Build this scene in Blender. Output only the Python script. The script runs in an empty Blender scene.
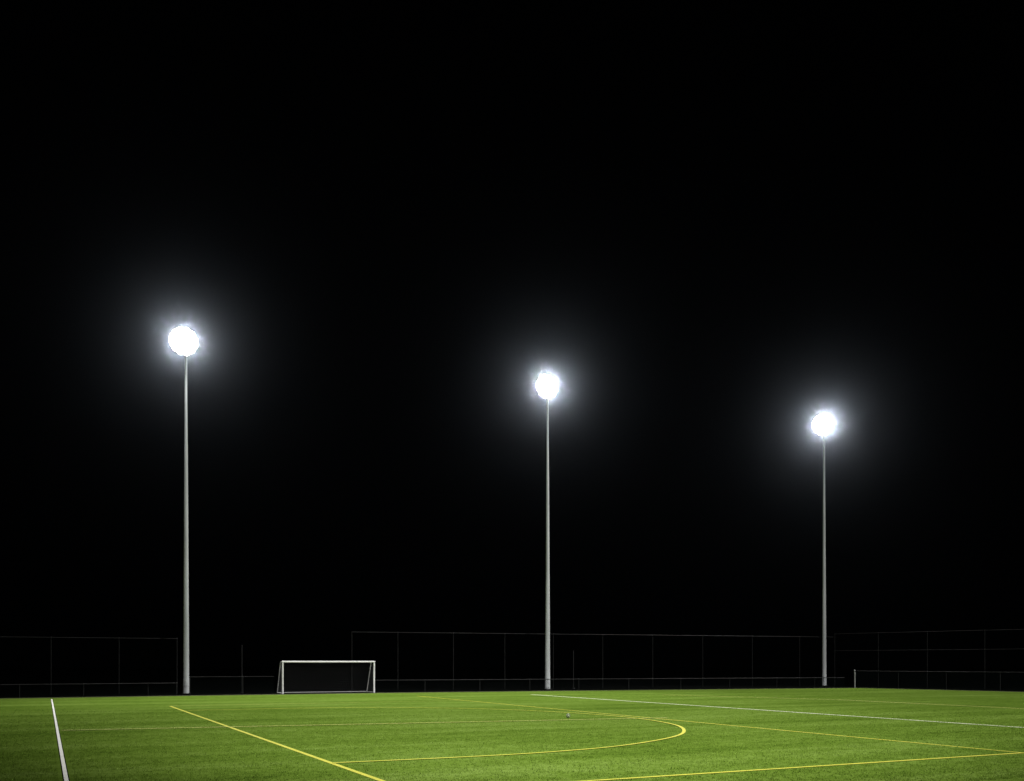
import bpy, bmesh, math, random
from mathutils import Vector, Matrix
random.seed(7)
R = math.radians
SC = bpy.context.scene
COL = SC.collection

# ------------------------------------------------------------------ frame
# the pitch has its own axes: a runs away from the camera towards the far
# side, b runs along the far side to the right; z is up.  Camera at a=b=0.
N_ = math.hypot(467, 963)
AX = Vector((-467 / N_, 963 / N_, 0))
BX = Vector((963 / N_, 467 / N_, 0))
ROT = math.atan2(BX.y, BX.x)


def W(a, b, z=0.0):
    return AX * a + BX * b + Vector((0, 0, z))


# ------------------------------------------------------------------ materials
def new_mat(name):
    m = bpy.data.materials.new(name)
    m.use_nodes = True
    nt = m.node_tree
    p = nt.nodes['Principled BSDF']
    return m, nt, p


def nd(nt, kind, **kw):
    n = nt.nodes.new(kind)
    for k, v in kw.items():
        if k in n.inputs:
            n.inputs[k].default_value = v
        else:
            setattr(n, k, v)
    return n


def painted(name, col, rough=0.5, metal=0.0, var=0.12, scale=6.0, spec=0.5, streak=False):
    """paint / metal with soft procedural wear"""
    m, nt, p = new_mat(name)
    tc = nd(nt, 'ShaderNodeTexCoord')
    mp = nd(nt, 'ShaderNodeMapping')
    if streak:
        mp.inputs['Scale'].default_value = (1, 1, 0.12)
    nz = nd(nt, 'ShaderNodeTexNoise', Scale=scale, Detail=5.0, Roughness=0.65)
    nt.links.new(tc.outputs['Object'], mp.inputs['Vector'])
    nt.links.new(mp.outputs['Vector'], nz.inputs['Vector'])
    rp = nd(nt, 'ShaderNodeValToRGB')
    rp.color_ramp.elements[0].position = 0.3
    rp.color_ramp.elements[1].position = 0.7
    rp.color_ramp.elements[0].color = tuple(c * (1 - var) for c in col) + (1,)
    rp.color_ramp.elements[1].color = tuple(min(1, c * (1 + var)) for c in col) + (1,)
    nt.links.new(nz.outputs['Fac'], rp.inputs['Fac'])
    nt.links.new(rp.outputs['Color'], p.inputs['Base Color'])
    p.inputs['Roughness'].default_value = rough
    p.inputs['Metallic'].default_value = metal
    p.inputs['Specular IOR Level'].default_value = spec
    return m


def turf_mat(name, c_dark, c_mid, c_light, spec=0.0, bump=0.6, bands=True):
    """fibres of artificial turf: fine speckle, brushed lanes, worn patches"""
    m, nt, p = new_mat(name)
    tc = nd(nt, 'ShaderNodeTexCoord')
    L = nt.links.new
    fine = nd(nt, 'ShaderNodeTexNoise', Scale=7.0, Detail=6.0, Roughness=0.8)
    L(tc.outputs['Object'], fine.inputs['Vector'])
    mid = nd(nt, 'ShaderNodeTexNoise', Scale=2.2, Detail=5.0, Roughness=0.7)
    L(tc.outputs['Object'], mid.inputs['Vector'])
    big = nd(nt, 'ShaderNodeTexNoise', Scale=0.16, Detail=3.0, Roughness=0.55)
    L(tc.outputs['Object'], big.inputs['Vector'])
    # brushed lanes run along b (object x of the pitch): stretch noise that way
    mp = nd(nt, 'ShaderNodeMapping')
    mp.inputs['Scale'].default_value = (0.03, 0.42, 1)
    L(tc.outputs['Object'], mp.inputs['Vector'])
    lane = nd(nt, 'ShaderNodeTexNoise', Scale=1.0, Detail=3.0, Roughness=0.6)
    L(mp.outputs['Vector'], lane.inputs['Vector'])

    def mul(a, k):
        n = nd(nt, 'ShaderNodeMath', operation='MULTIPLY')
        L(a, n.inputs[0]); n.inputs[1].default_value = k
        return n.outputs[0]

    def add(a, b):
        n = nd(nt, 'ShaderNodeMath', operation='ADD')
        L(a, n.inputs[0]); L(b, n.inputs[1])
        return n.outputs[0]
    s = add(add(mul(fine.outputs['Fac'], 0.75), mul(mid.outputs['Fac'], 0.55)),
            add(mul(big.outputs['Fac'], 0.30), mul(lane.outputs['Fac'], 0.6 if bands else 0.1)))
    mr = nd(nt, 'ShaderNodeMapRange')
    tot = 0.75 + 0.55 + 0.30 + (0.6 if bands else 0.1)
    mr.inputs['From Min'].default_value = tot * 0.5 - 0.21
    mr.inputs['From Max'].default_value = tot * 0.5 + 0.21
    L(s, mr.inputs['Value'])
    rp = nd(nt, 'ShaderNodeValToRGB')
    e = rp.color_ramp.elements
    e[0].position = 0.0; e[0].color = c_dark + (1,)
    e[1].position = 1.0; e[1].color = c_light + (1,)
    k = e.new(0.5); k.color = c_mid + (1,)
    L(mr.outputs['Result'], rp.inputs['Fac'])
    L(rp.outputs['Color'], p.inputs['Base Color'])
    bm = nd(nt, 'ShaderNodeBump', Strength=bump, Distance=0.02)
    L(fine.outputs['Fac'], bm.inputs['Height'])
    L(bm.outputs['Normal'], p.inputs['Normal'])
    p.inputs['Roughness'].default_value = 0.9
    p.inputs['Specular IOR Level'].default_value = spec
    return m


def emit_mat(name, col, strength):
    m = bpy.data.materials.new(name)
    m.use_nodes = True
    nt = m.node_tree
    nt.nodes.clear()
    o = nd(nt, 'ShaderNodeOutputMaterial')
    e = nd(nt, 'ShaderNodeEmission', Strength=strength)
    e.inputs['Color'].default_value = col + (1,)
    nt.links.new(e.outputs[0], o.inputs['Surface'])
    return m


M_TURF = turf_mat('turf_fibres', (.046, .087, .009), (.094, .155, .019), (.148, .222, .043))
M_PILE = turf_mat('turf_blades', (.052, .095, .010), (.096, .158, .019), (.144, .215, .041), spec=0.0, bump=.2)
_nt = M_PILE.node_tree
_tr = nd(_nt, 'ShaderNodeBsdfTranslucent')
_mx = nd(_nt, 'ShaderNodeMixShader', Fac=.38)
_pb = _nt.nodes['Principled BSDF']
_nt.links.new(_pb.inputs['Base Color'].links[0].from_socket, _tr.inputs['Color'])
_nt.links.new(_pb.outputs[0], _mx.inputs[1])
_nt.links.new(_tr.outputs[0], _mx.inputs[2])
_nt.links.new(_mx.outputs[0], _nt.nodes['Material Output'].inputs['Surface'])
M_YEL = turf_mat('yellow_turf_line', (.33, .34, .02), (.47, .46, .032), (.60, .57, .06), spec=.2, bump=.3, bands=False)
M_WHI = turf_mat('white_turf_line', (.70, .71, .63), (.82, .82, .76), (.88, .88, .84), spec=.2, bump=.3, bands=False)
M_PALE = turf_mat('worn_line', (.24, .28, .045), (.33, .36, .06), (.42, .44, .10), spec=.2, bump=.4, bands=False)
M_WORN = turf_mat('worn_white_line', (.34, .40, .20), (.52, .56, .38), (.68, .70, .58), spec=0, bump=.3, bands=False)
M_EDGE = turf_mat('scuffed_turf_edge', (.050, .058, .028), (.080, .090, .046), (.110, .120, .068), spec=0, bump=.5, bands=False)
M_LINE_HALO = painted('dark_line_halo', (.008, .011, .005), .95, var=.4, scale=20, spec=.0)  # tone of the sharpening halo added beside the white line
M_GROUND = painted('dark_tarmac', (.003, .0031, .003), .95, var=.45, scale=1.5, spec=.0)
M_POLE = painted('galvanised_steel', (.385, .405, .415), .65, .0, var=.22, scale=2.2, streak=True)
M_HEAD = painted('lamp_housing', (.10, .10, .105), .5, .2)
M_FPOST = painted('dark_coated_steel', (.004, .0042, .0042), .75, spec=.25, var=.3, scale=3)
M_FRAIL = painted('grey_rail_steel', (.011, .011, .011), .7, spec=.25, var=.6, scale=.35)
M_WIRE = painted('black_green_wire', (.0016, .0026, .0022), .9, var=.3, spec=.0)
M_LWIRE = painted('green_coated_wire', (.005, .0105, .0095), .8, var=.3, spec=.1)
M_LPOST = painted('pale_post_steel', (.22, .23, .22), .5)
M_GOAL = painted('white_goal_paint', (.66, .66, .66), .4, var=.06)
M_STAY = painted('grey_goal_stay', (.33, .33, .33), .5, var=.2)
M_BAR = painted('dull_ground_bar', (.21, .21, .21), .6, var=.2)
M_NET = painted('dark_net_cord', (.05, .052, .052), .9, var=.2, spec=.1)
M_LENS = emit_mat('lit_floodlight_lens', (1.0, .985, .97), 60.0)
M_BALL = painted('ball_white', (.15, .19, .08), .5, var=.08)
M_BALLD = painted('ball_dark', (.03, .03, .03), .5)


# ------------------------------------------------------------------ mesh helpers
def obj(name, bm, mat, parent=None, smooth=False):
    me = bpy.data.meshes.new(name)
    bm.normal_update()
    bm.to_mesh(me)
    bm.free()
    for mm in (mat if isinstance(mat, (list, tuple)) else [mat]):
        me.materials.append(mm)
    if smooth:
        for f in me.polygons:
            f.use_smooth = True
    o = bpy.data.objects.new(name, me)
    COL.objects.link(o)
    if parent:
        o.parent = parent
    return o


def tag(o, label=None, cat=None, group=None, kind=None):
    if label: o['label'] = label
    if cat: o['category'] = cat
    if group: o['group'] = group
    if kind: o['kind'] = kind
    return o


def empty(name, loc, rz=0.0):
    o = bpy.data.objects.new(name, None)
    o.empty_display_size = .3
    COL.objects.link(o)
    o.location = loc
    o.rotation_euler = (0, 0, rz)
    return o


def tube(bm, p, q, r0, r1=None, n=10, caps=True):
    r1 = r0 if r1 is None else r1
    p, q = Vector(p), Vector(q)
    d = (q - p).normalized()
    up = Vector((0, 0, 1)) if abs(d.z) < .9 else Vector((1, 0, 0))
    u = d.cross(up).normalized()
    v = d.cross(u)
    ra, rb = [], []
    for i in range(n):
        t = 2 * math.pi * i / n
        w = u * math.cos(t) + v * math.sin(t)
        ra.append(bm.verts.new(p + w * r0))
        rb.append(bm.verts.new(q + w * r1))
    for i in range(n):
        j = (i + 1) % n
        bm.faces.new((ra[i], rb[i], rb[j], ra[j]))
    if caps:
        bm.faces.new([bm.verts.new(v_.co) for v_ in ra])
        bm.faces.new([bm.verts.new(v_.co) for v_ in rb][::-1])


def box(bm, c, s):
    m = Matrix.Translation(Vector(c)) @ Matrix.Diagonal((s[0], s[1], s[2], 1))
    return bmesh.ops.create_cube(bm, size=1, matrix=m)['verts']


def strip(bm, pts, w, z=0.0):
    """flat ribbon of width w along 2D points"""
    n = len(pts)
    L, Rr = [], []
    for i, p in enumerate(pts):
        a = Vector(pts[max(0, i - 1)]); b = Vector(pts[min(n - 1, i + 1)])
        t = (b - a).normalized()
        nn = Vector((-t.y, t.x))
        P = Vector(p)
        L.append(bm.verts.new((*(P + nn * w / 2), z)))
        Rr.append(bm.verts.new((*(P - nn * w / 2), z)))
    for i in range(n - 1):
        bm.faces.new((L[i], Rr[i], Rr[i + 1], L[i + 1]))


def smooth_obj(o):
    for f in o.data.polygons:
        f.use_smooth = len(f.vertices) <= 4


# ------------------------------------------------------------------ setting
bm = bmesh.new()
S = 420
v = [bm.verts.new((x, y, 0)) for x, y in ((-S, -S), (S, -S), (S, S), (-S, S))]
bm.faces.new(v)
g = obj('ground', bm, M_GROUND)
tag(g, kind='structure')

# pitch sheet in (b, a) coordinates, rotated on to the ground
EDGE = [(-40, 70.4), (24, 70.2), (37, 69.0), (50, 67.3), (65.9, 65.0), (66.6, 63.8), (69.2, 50.5), (75, 20), (78, 0), (80, -30)]
bm = bmesh.new()
vs = [bm.verts.new((b, a, .012)) for b, a in EDGE + [(-40, -30)]]
f = bm.faces.new(vs[::-1])
ex = bmesh.ops.extrude_face_region(bm, geom=[f])
bmesh.ops.translate(bm, vec=(0, 0, -.010), verts=[x for x in ex['geom'] if isinstance(x, bmesh.types.BMVert)])
bmesh.ops.recalc_face_normals(bm, faces=bm.faces)
pitch = obj('pitch', bm, M_TURF)
pitch.rotation_euler.z = ROT
tag(pitch, kind='structure')

# a pale kerb-like border strip along the far edge
def marking(name, pts, w, mat, z):
    b_ = bmesh.new()
    strip(b_, pts, w, z)
    o = obj(name, b_, mat)
    o.rotation_euler.z = ROT
    tag(o, kind='structure')
    return o


def seg(b0, a0, b1, a1, n=40):
    return [(b0 + (b1 - b0) * i / n, a0 + (a1 - a0) * i / n) for i in range(n + 1)]


ed = [Vector(p) for p in EDGE[:7]]
marking('pitch_border', [(p.x - .35 * (i > 3), p.y - .50) for i, p in enumerate(ed)], .95, M_EDGE, .0160)
marking('white_line_halo', seg(.38, -5, .38, 67.2), .12, M_LINE_HALO, .0155)  # dark ribbon added under the line to imitate a sharpening halo
marking('white_line', seg(.38, -5, .38, 67.2), .078, M_WHI, .0195)
marking('white_line', seg(31.35, -5, 31.35, 61.5), .26, M_WORN, .0195)
marking('yellow_line', seg(5.95, -5, 5.95, 53.6), .125, M_YEL, .0195)       # goal line of the small box
marking('yellow_line', seg(22.6, 16.5, 23.0, 62.4), .115, M_YEL, .0195)
marking('yellow_line', seg(8.8, 16.32, 22.6, 16.5), .13, M_YEL, .0235)
marking('yellow_line', seg(6.0, 53.75, 23.0, 53.75), .12, M_PALE, .0235)
marking('yellow_line', seg(.5, 36.2, 23.4, 33.35), .21, M_PALE, .0275)
marking('yellow_line', seg(43.6, -5, 44.2, 45), .26, M_PALE, .0195)
marking('yellow_line', seg(44.2, 45.1, 39.5, 57), .26, M_PALE, .0195)
ctrl = [(21.75, 3), (21.75, 5.95), (21.72, 9.2), (21.95, 11.7), (22.75, 14.4), (24.6, 17.4), (26.7, 19.4), (29.6, 21.05), (33.2, 21.95),
        (36.8, 21.95), (40.2, 21.2), (43.5, 19.6), (46.4, 16.7), (47.8, 13.9), (48.25, 11.4), (48.35, 7.4), (48.35, 5.95), (48.35, 3)]
arc = []
for i in range(1, len(ctrl) - 2):
    p0, p1, p2, p3 = (Vector(c) for c in ctrl[i - 1:i + 3])
    for k in range(8):
        t = k / 8
        q = .5 * (2 * p1 + (p2 - p0) * t + (2 * p0 - 5 * p1 + 4 * p2 - p3) * t * t + (3 * p1 - p0 - 3 * p2 + p3) * t ** 3)
        arc.append((q.y, q.x))
marking('yellow_arc', arc, .115, M_YEL, .0315)

# standing fibres of the turf where they are near enough to be seen
LINES = [(.38, .14), (5.95, .10), (22.65, .16)]


def pile():
    import numpy as np
    rng = np.random.default_rng(3)
    n = 620000
    a = 13 + 45 * rng.random(n) ** 1.35
    b = -16 + 60 * rng.random(n)
    wx = AX.x * a + BX.x * b
    wy = AX.y * a + BX.y * b
    clump = np.sin(a * 7.1 + 2.3 * np.sin(b * 3.7)) * np.sin(b * 6.3 + 1.9 * np.sin(a * 4.1)) + .7 * np.sin(a * 2.3 + b * 1.7) * np.sin(b * 2.9 - a * .8)
    fade = np.clip((50 - wy) / 22, 0, 1)
    keep = (np.abs(wx) < wy * .56 + 1) & (wy > 15.5) & (rng.random(n) < fade * (.62 + .38 * np.clip(clump, -1, 1)))
    for lb, hw in LINES:
        keep &= np.abs(b - lb) > hw
    keep &= np.abs(a - 16.42) > .15
    pa = np.array([(x, y) for x, y in arc])
    near = np.full(n, 9.)
    idx = np.nonzero(keep)[0]
    for x, y in pa[::2]:
        d = np.hypot(b[idx] - x, a[idx] - y)
        near[idx] = np.minimum(near[idx], d)
    for k in range(len(pa) - 1):
        if np.hypot(*(pa[k + 1] - pa[k])) > .2:
            p, q = pa[k], pa[k + 1]
            dx, dy = q - p
            t = np.clip(((b[idx] - p[0]) * dx + (a[idx] - p[1]) * dy) / (dx * dx + dy * dy), 0, 1)
            near[idx] = np.minimum(near[idx], np.hypot(b[idx] - p[0] - t * dx, a[idx] - p[1] - t * dy))
    keep &= near > .095
    a, b = a[keep], b[keep]
    m_ = len(a)
    th = rng.random(m_) * np.pi * 2
    hgt = .022 + .020 * rng.random(m_)
    wd = .008 + .008 * rng.random(m_)
    lean = rng.normal(0, .016, (m_, 2))
    V = np.zeros((m_, 3, 3), np.float32)
    V[:, 0, 0] = b - wd * np.cos(th); V[:, 0, 1] = a - wd * np.sin(th); V[:, 0, 2] = .006
    V[:, 1, 0] = b + wd * np.cos(th); V[:, 1, 1] = a + wd * np.sin(th); V[:, 1, 2] = .006
    V[:, 2, 0] = b + lean[:, 0]; V[:, 2, 1] = a + lean[:, 1]; V[:, 2, 2] = .012 + hgt
    me = bpy.data.meshes.new('turf_pile')
    me.vertices.add(m_ * 3)
    me.vertices.foreach_set('co', V.ravel())
    me.loops.add(m_ * 3)
    me.loops.foreach_set('vertex_index', np.arange(m_ * 3, dtype=np.int32))
    me.polygons.add(m_)
    me.polygons.foreach_set('loop_start', np.arange(0, m_ * 3, 3, dtype=np.int32))
    me.update(calc_edges=True)
    me.materials.append(M_PILE)
    o = bpy.data.objects.new('turf_pile', me)
    COL.objects.link(o)
    o.rotation_euler.z = ROT
    tag(o, kind='stuff')


pile()

# ------------------------------------------------------------------ floodlight masts
MH = 25.8


def make_mast():
    root = empty('floodlight_mast', (0, 0, 0), ROT)
    b_ = bmesh.new()
    # slip-jointed tapered pole: two lengths plus a thicker root sleeve
    tube(b_, (0, 0, .06), (0, 0, 1.15), .232, .226, 20)
    tube(b_, (0, 0, 1.12), (0, 0, 9.6), .218, .174, 20)
    tube(b_, (0, 0, 9.5), (0, 0, 18.3), .170, .126, 20)
    tube(b_, (0, 0, 18.2), (0, 0, MH + 1.0), .121, .080, 20)
    smooth_obj(obj('pole', b_, M_POLE, root))
    b_ = bmesh.new()
    box(b_, (0, 0, .03), (.62, .62, .06))
    for sx in (-1, 1):
        for sy in (-1, 1):
            tube(b_, (.26 * sx, .26 * sy, .05), (.26 * sx, .26 * sy, .16), .025, n=8)
    obj('base_plate', b_, M_FPOST, root)
    b_ = bmesh.new()
    box(b_, (0, -.246, .72), (.16, .03, .5))
    bmesh.ops.bevel(b_, geom=b_.edges[:], offset=.008, segments=1, affect='EDGES')
    obj('access_hatch', b_, M_POLE, root)
    # round frame: two hoops and four spokes carry the luminaires
    hx = -.20
    for rr in (.40, .80):
        b_ = bmesh.new()
        ring = [Vector((hx + rr * math.cos(2 * math.pi * k / 24), -.02, MH + rr * math.sin(2 * math.pi * k / 24))) for k in range(25)]
        for p, q in zip(ring, ring[1:]):
            tube(b_, p, q, .035, n=8)
        smooth_obj(obj('hoop', b_, M_HEAD, root))
    for ang in (0, 45, 90, 135):
        b_ = bmesh.new()
        d_ = Vector((math.cos(R(ang)), 0, math.sin(R(ang)))) * .82
        tube(b_, Vector((hx, .01, MH)) - d_, Vector((hx, .01, MH)) + d_, .028, n=8)
        obj('spoke', b_, M_HEAD, root)
    for rr, n in ((0, 1), (.405, 6), (.80, 12)):
        for k in range(n):
            t = 2 * math.pi * (k + .5 * (n == 12)) / n
            x, z = rr * math.cos(t), rr * math.sin(t)
            lamp_unit(root, (hx + x, -.25, MH + z), R(11) * x, R(14))
    return root


def lamp_unit(root, c, yaw, tilt):
    """round sports luminaire: bowl, rim, bracket, lens"""
    mt = Matrix.Translation(Vector(c)) @ Matrix.Rotation(-yaw, 4, 'Z') @ Matrix.Rotation(tilt, 4, 'X')
    prof = [(.06, .18), (.13, .14), (.185, .06), (.204, -.02), (.212, -.045), (.208, -.052), (.204, -.045)]
    b_ = bmesh.new()
    n = 20
    rings = []
    for r, y in prof:
        rings.append([b_.verts.new(mt @ Vector((r * math.cos(2 * math.pi * k / n), y, r * math.sin(2 * math.pi * k / n)))) for k in range(n)])
    for r0, r1 in zip(rings, rings[1:]):
        for k in range(n):
            b_.faces.new((r0[k], r0[(k + 1) % n], r1[(k + 1) % n], r1[k]))
    b_.faces.new(rings[0][::-1])
    # bracket back to the arm
    tube(b_, mt @ Vector((0, .19, 0)), (c[0], -.06, c[2]), .03, n=8)
    body = obj('floodlight', b_, M_HEAD, root)
    smooth_obj(body)
    b_ = bmesh.new()
    rr = []
    for r, y in ((.2035, -.0455), (.14, -.072), (.06, -.084)):
        rr.append([b_.verts.new(mt @ Vector((r * math.cos(2 * math.pi * k / n), y, r * math.sin(2 * math.pi * k / n)))) for k in range(n)])
    for r0, r1 in zip(rr, rr[1:]):
        for k in range(n):
            b_.faces.new((r0[k], r0[(k + 1) % n], r1[(k + 1) % n], r1[k]))
    b_.faces.new(rr[-1])
    obj('lens', b_, M_LENS, body)


def copy_tree(o, parent=None):
    c = o.copy()
    COL.objects.link(c)
    if parent:
        c.parent = parent
    for ch in o.children:
        copy_tree(ch, c)
    return c


MASTS = [(74.08, 9.32, 'tall grey floodlight mast at the left, left of the white goal'),
         (72.72, 38.64, 'tall grey floodlight mast in the middle, just right of the white goal'),
         (71.5, 68.63, 'tall grey floodlight mast at the right, by the pale end post of the low fence')]
proto = make_mast()
for i, (a, b, lab) in enumerate(MASTS):
    o = proto if i == 0 else copy_tree(proto)
    o.location = W(a, b, 0)
    if i == 2:          # the right head is turned in towards the middle of the pitch
        o.rotation_euler.z = ROT - R(30)
        o.scale.z = .989
    tag(o, lab, 'floodlight', 'floodlight masts beyond the far edge of the pitch')

# ------------------------------------------------------------------ goal
gL, gR = W(70.75, 15.66), W(70.75, 22.77)
goal = empty('football_goal', gL, ROT)
tag(goal, 'white football goal with dark net standing at the far edge of the pitch', 'goal')
GW, GH, GD = 6.95, 2.37, 1.85
PR = .064
for x in (0, GW):
    b_ = bmesh.new()
    tube(b_, (x, 0, .014), (x, 0, GH - PR), PR, n=14)
    smooth_obj(obj('goalpost', b_, M_GOAL, goal))
b_ = bmesh.new()
tube(b_, (-PR, 0, GH), (GW + PR, 0, GH), PR, n=14)
smooth_obj(obj('crossbar', b_, M_GOAL, goal))
TD = .75   # depth of the net at the top
for x in (0, GW):
    b_ = bmesh.new()
    tube(b_, (x, PR, GH), (x, TD, GH - .02), .026, n=8)
    tube(b_, (x, TD, GH - .02), (x, GD, .045), .034, n=8)
    tube(b_, (x, PR, .045), (x, GD, .045), .03, n=8)
    smooth_obj(obj('side_stay', b_, M_STAY, goal))
b_ = bmesh.new()
tube(b_, (.035, GD, .05), (GW - .035, GD, .05), .036, n=8)
smooth_obj(obj('ground_bar', b_, M_BAR, goal))


def net_line(bm_, pts, r):
    for p, q in zip(pts, pts[1:]):
        tube(bm_, p, q, r, n=3, caps=False)


b_ = bmesh.new()
NS = .14
nx = int(GW / NS)
prof = [(.05, GH), (.40, GH - .035), (TD, GH - .04), (1.1, GH - .86), (1.48, GH - 1.62), (GD, .06)]


def netpt(x, t):
    k = t * (len(prof) - 1)
    i = min(int(k), len(prof) - 2)
    f_ = k - i
    y = prof[i][0] * (1 - f_) + prof[i + 1][0] * f_
    z = prof[i][1] * (1 - f_) + prof[i + 1][1] * f_
    sag = .10 * math.sin(math.pi * min(1, max(0, x / GW))) * math.sin(math.pi * t) * (1 + .3 * math.sin(x * 2.3))
    return Vector((x, y + sag * .6, max(.04, z - sag * .5)))


for i in range(nx + 1):
    x = GW * i / nx
    net_line(b_, [netpt(x, t / 14) for t in range(15)], .0035)
for j in range(1, 26):
    net_line(b_, [netpt(GW * i / 26, j / 26) for i in range(27)], .0035)
for x in (0, GW):
    for j in range(1, 17):
        z = GH * j / 17
        yb = TD + (GD - TD) * (GH - z) / GH
        net_line(b_, [(x, .05, z), (x, yb - .02, z)], .0035)
    for j in range(1, 13):
        y = GD * j / 13
        zt = GH - .03 if y < TD else GH * (GD - y) / (GD - TD)
        net_line(b_, [(x, y, .05), (x, y, max(.07, zt))], .0035)
obj('net', b_, M_NET, goal)


# ------------------------------------------------------------------ fences
def chain_link(bm_, x0, x1, z0, z1, pitch_=.075, r=.0022):
    h = z1 - z0
    stp = pitch_ * math.sqrt(2)
    for sgn in (1, -1):
        s = x0 - h
        while s < x1 + h:
            # line x = s + k, z = z0 + k (sgn=1)  or  z = z1 - k
            k0 = max(0, x0 - s)
            k1 = min(h, x1 - s)
            if k1 > k0 + .01:
                zz = (lambda k: z0 + k) if sgn > 0 else (lambda k: z1 - k)
                tube(bm_, (s + k0, .004 * sgn, zz(k0)), (s + k1, .004 * sgn, zz(k1)), r, n=3, caps=False)
            s += stp


def fence(name, b0, a0, b1, a1, h, post_x, label, group=None, rail=M_FRAIL, post=M_FPOST,
          post_r=.038, rail_r=.028, mids=(), wire=.075, wire_r=.0022, post_over=.0, bottom=.04):
    P0, P1 = W(a0, b0), W(a1, b1)
    d = P1 - P0
    L = d.length
    root = empty(name, P0, math.atan2(d.y, d.x))
    tag(root, label, 'fence', group)
    for px in post_x:
        x = px if not isinstance(px, tuple) else px[0]
        m_ = post if not isinstance(px, tuple) else px[1]
        rr = post_r if not isinstance(px, tuple) else px[2]
        b_ = bmesh.new()
        tube(b_, (x, .05, 0), (x, .05, h + post_over), rr, n=10)
        bmesh.ops.create_uvsphere(b_, u_segments=10, v_segments=5, radius=rr * 1.12, matrix=Matrix.Translation((x, .05, h + post_over)))
        smooth_obj(obj('post', b_, m_, root))
    for z in (h - .03,) + tuple(mids):
        b_ = bmesh.new()
        tube(b_, (0, .0, z), (L, .0, z), rail_r, n=8)
        smooth_obj(obj('rail', b_, rail, root))
    b_ = bmesh.new()
    chain_link(b_, 0, L, bottom, h - .05, wire, wire_r)
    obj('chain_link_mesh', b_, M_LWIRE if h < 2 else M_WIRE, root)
    return root, P0, d.normalized(), L


def at_bearing(b0, a0, b1, a1, px):
    s_ = along(b0, a0, b1, a1, [px])[0]
    L_ = math.hypot(b1 - b0, a1 - a0)
    return b0 + (b1 - b0) * s_ / L_, a0 + (a1 - a0) * s_ / L_


def clip_line(b0, a0, b1, a1, px0=None, px1=None):
    p = (b0, a0) if px0 is None else at_bearing(b0, a0, b1, a1, px0)
    q = (b1, a1) if px1 is None else at_bearing(b0, a0, b1, a1, px1)
    return (*p, *q)


def along(b0, a0, b1, a1, pxs):
    """distance along a fence line at which each bearing (tangent from the camera) meets it"""
    P0, P1 = W(a0, b0), W(a1, b1)
    d = (P1 - P0).normalized()
    out = []
    for t in pxs:
        k = (t - 512) / 963
        # (P0 + d s).x = k (P0 + d s).y
        s = (k * P0.y - P0.x) / (d.x - k * d.y)
        out.append(s)
    return out


GL = 'low chain link fences round the pitch'
GT = 'tall chain link fences beyond the pitch'
# low fences at the edge
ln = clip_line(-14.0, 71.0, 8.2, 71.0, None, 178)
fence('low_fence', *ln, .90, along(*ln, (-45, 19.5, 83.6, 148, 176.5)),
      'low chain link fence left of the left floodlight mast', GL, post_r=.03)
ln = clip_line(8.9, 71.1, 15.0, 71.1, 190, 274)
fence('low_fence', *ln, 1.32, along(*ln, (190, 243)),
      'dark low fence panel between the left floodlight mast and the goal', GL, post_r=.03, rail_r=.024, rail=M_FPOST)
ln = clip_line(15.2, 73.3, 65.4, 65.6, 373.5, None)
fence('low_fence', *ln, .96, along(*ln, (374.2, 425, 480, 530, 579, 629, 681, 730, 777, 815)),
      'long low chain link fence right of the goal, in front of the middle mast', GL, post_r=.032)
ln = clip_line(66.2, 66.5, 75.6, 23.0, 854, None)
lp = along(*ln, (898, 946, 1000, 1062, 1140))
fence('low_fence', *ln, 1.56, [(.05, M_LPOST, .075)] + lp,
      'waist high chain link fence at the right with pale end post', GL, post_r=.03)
# tall fences
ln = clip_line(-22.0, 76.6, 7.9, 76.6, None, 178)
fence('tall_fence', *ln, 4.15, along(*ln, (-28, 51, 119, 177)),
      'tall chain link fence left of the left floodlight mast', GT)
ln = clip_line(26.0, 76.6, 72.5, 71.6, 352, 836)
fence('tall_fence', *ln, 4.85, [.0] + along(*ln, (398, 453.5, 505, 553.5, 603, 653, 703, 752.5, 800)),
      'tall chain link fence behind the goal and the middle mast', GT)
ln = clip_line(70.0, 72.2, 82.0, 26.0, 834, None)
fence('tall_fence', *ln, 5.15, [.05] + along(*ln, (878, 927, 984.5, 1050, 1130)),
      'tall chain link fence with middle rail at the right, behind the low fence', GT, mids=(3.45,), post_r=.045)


def lone_post(a, b, h, label):
    root = empty('steel_post', W(a, b), ROT)
    b_ = bmesh.new()
    tube(b_, (0, 0, .04), (0, 0, h), .033, n=10)
    bmesh.ops.create_uvsphere(b_, u_segments=10, v_segments=5, radius=.044, matrix=Matrix.Translation((0, 0, h)))
    smooth_obj(obj('shaft', b_, M_FPOST, root))
    b_ = bmesh.new()
    tube(b_, (0, 0, 0), (0, 0, .06), .14, .11, n=14)
    obj('footing', b_, M_FPOST, root)
    tag(root, label, 'post', 'lone dark posts behind the low fence')


lone_post(75.0, 13.5, 3.6, 'thin dark steel post standing alone between the left mast and the goal')
lone_post(74.0, 41.9, 3.3, 'thin dark steel post standing alone just right of the middle mast')

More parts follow.
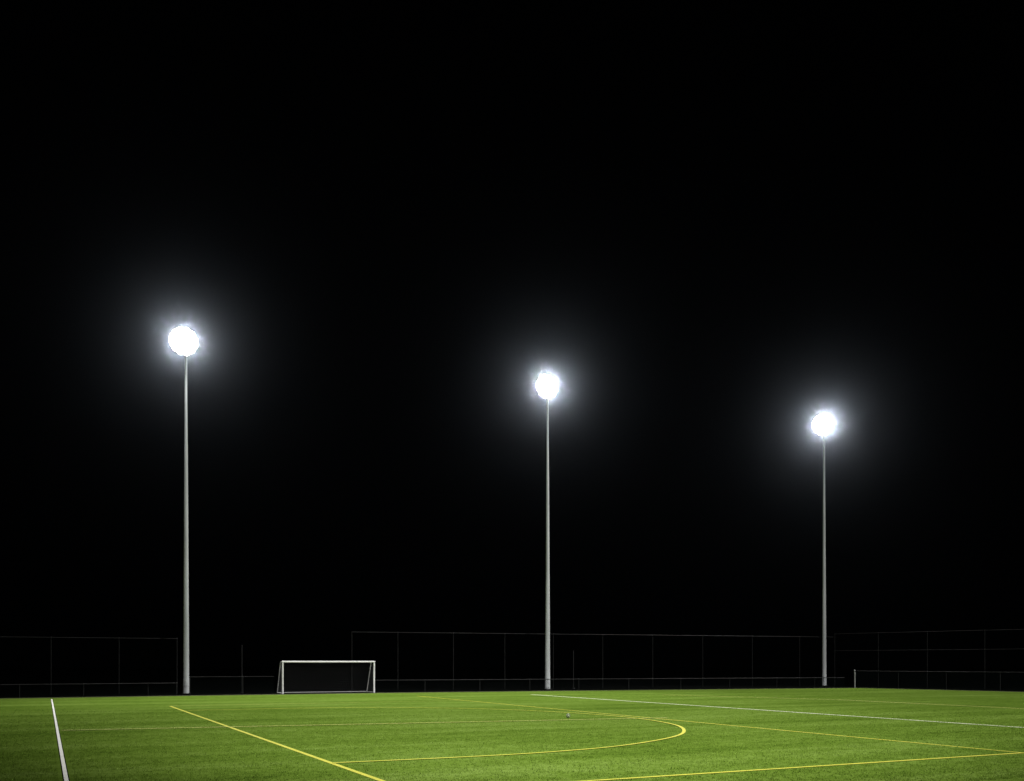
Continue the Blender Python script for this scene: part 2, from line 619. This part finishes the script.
# ------------------------------------------------------------------ ball
ball = empty('ball', W(35.2, 19.68, .0125), .4)
tag(ball, 'small white and black ball lying on the grass inside the yellow arc', 'ball')
BR = .088
b_ = bmesh.new()
bmesh.ops.create_icosphere(b_, subdivisions=4, radius=BR, matrix=Matrix.Translation((0, 0, BR)))
ico = bmesh.new()
bmesh.ops.create_icosphere(ico, subdivisions=1, radius=1)
dirs = [v_.co.normalized() for v_ in ico.verts]
ico.free()
for f_ in b_.faces:
    c = (f_.calc_center_median() - Vector((0, 0, BR))).normalized()
    if max(c.dot(d_) for d_ in dirs) > .945:
        f_.material_index = 1
o = obj('leather_shell', b_, [M_BALL, M_BALLD], ball)
smooth_obj(o)

# ------------------------------------------------------------------ air
b_ = bmesh.new()
box(b_, (0, 0, 13.3), (900, 900, 28.8))
m = bpy.data.materials.new('misty_air')
m.use_nodes = True
nt = m.node_tree
nt.nodes.clear()
out = nd(nt, 'ShaderNodeOutputMaterial')
pv = nd(nt, 'ShaderNodeVolumePrincipled', Density=.00068, Anisotropy=.9992)     # coarse droplets: tight aureole
pv.inputs['Color'].default_value = (.76, .87, 1.0, 1)
pf = nd(nt, 'ShaderNodeVolumePrincipled', Density=.000005, Anisotropy=.95)      # fine droplets: wide faint glow
pf.inputs['Color'].default_value = (.22, .46, 1.0, 1)
av = nd(nt, 'ShaderNodeAddShader')
nt.links.new(pv.outputs[0], av.inputs[0])
nt.links.new(pf.outputs[0], av.inputs[1])
nt.links.new(av.outputs[0], out.inputs['Volume'])
hz = obj('haze', b_, m)
tag(hz, kind='stuff')

# ------------------------------------------------------------------ light
w = bpy.data.worlds.new('World')
SC.world = w
w.use_nodes = True
bg = w.node_tree.nodes['Background']
bg.inputs['Color'].default_value = (.55, .7, 1, 1)
bg.inputs['Strength'].default_value = .00012


def spot(name, loc, target, power, size=150, blend=.6, radius=.4, col=(1, .985, .95)):
    l = bpy.data.lights.new(name, 'SPOT')
    l.energy = power
    l.spot_size = R(size)
    l.spot_blend = blend
    l.shadow_soft_size = radius
    l.color = col
    o = bpy.data.objects.new(name, l)
    COL.objects.link(o)
    o.location = loc
    o.rotation_euler = (Vector(target) - Vector(loc)).to_track_quat('-Z', 'Y').to_euler()
    return o


for (a, b, _), aim, size, power in zip(MASTS, ((50, 14), (47, 19), (50, 39)), (116, 128, 134), (48500, 42000, 40000)):
    turned = b > 60
    spot('mast_light', W(a - .42, b - .42, MH * .989) if turned else W(a - .5, b - .2, MH), W(*aim, 0), power, size, 1.0, .4, (1, .99, .97))
# the opposite row of masts, behind the camera, lights the near half and the pole fronts
for a, b, aim, size, power in ((-8, 0, (32, 17), 45, 160000), (-24.5, 61.6, (47, 40), 71.6, 260000)):
    spot('near_mast_light', W(a, b, 26), W(*aim, 0), power, size, 1.0, .5)

# ------------------------------------------------------------------ camera
cam = bpy.data.cameras.new('camera')
co = bpy.data.objects.new('camera', cam)
COL.objects.link(co)
co.location = (0, 0, 2.35)
co.rotation_euler = (R(90), 0, 0)
cam.sensor_fit = 'HORIZONTAL'
cam.sensor_width = 36
cam.lens = 36 * 963 / 1024
cam.shift_y = (662 - 390.5) / 1024
cam.clip_end = 3000
SC.camera = co

SC.view_settings.view_transform = 'Standard'
SC.view_settings.look = 'None'
SC.view_settings.exposure = .2
SC.view_settings.gamma = 1
SC.cycles.volume_bounces = 0
SC.cycles.max_bounces = 4
SC.cycles.use_denoising = True
SC.cycles.sample_clamp_indirect = 3
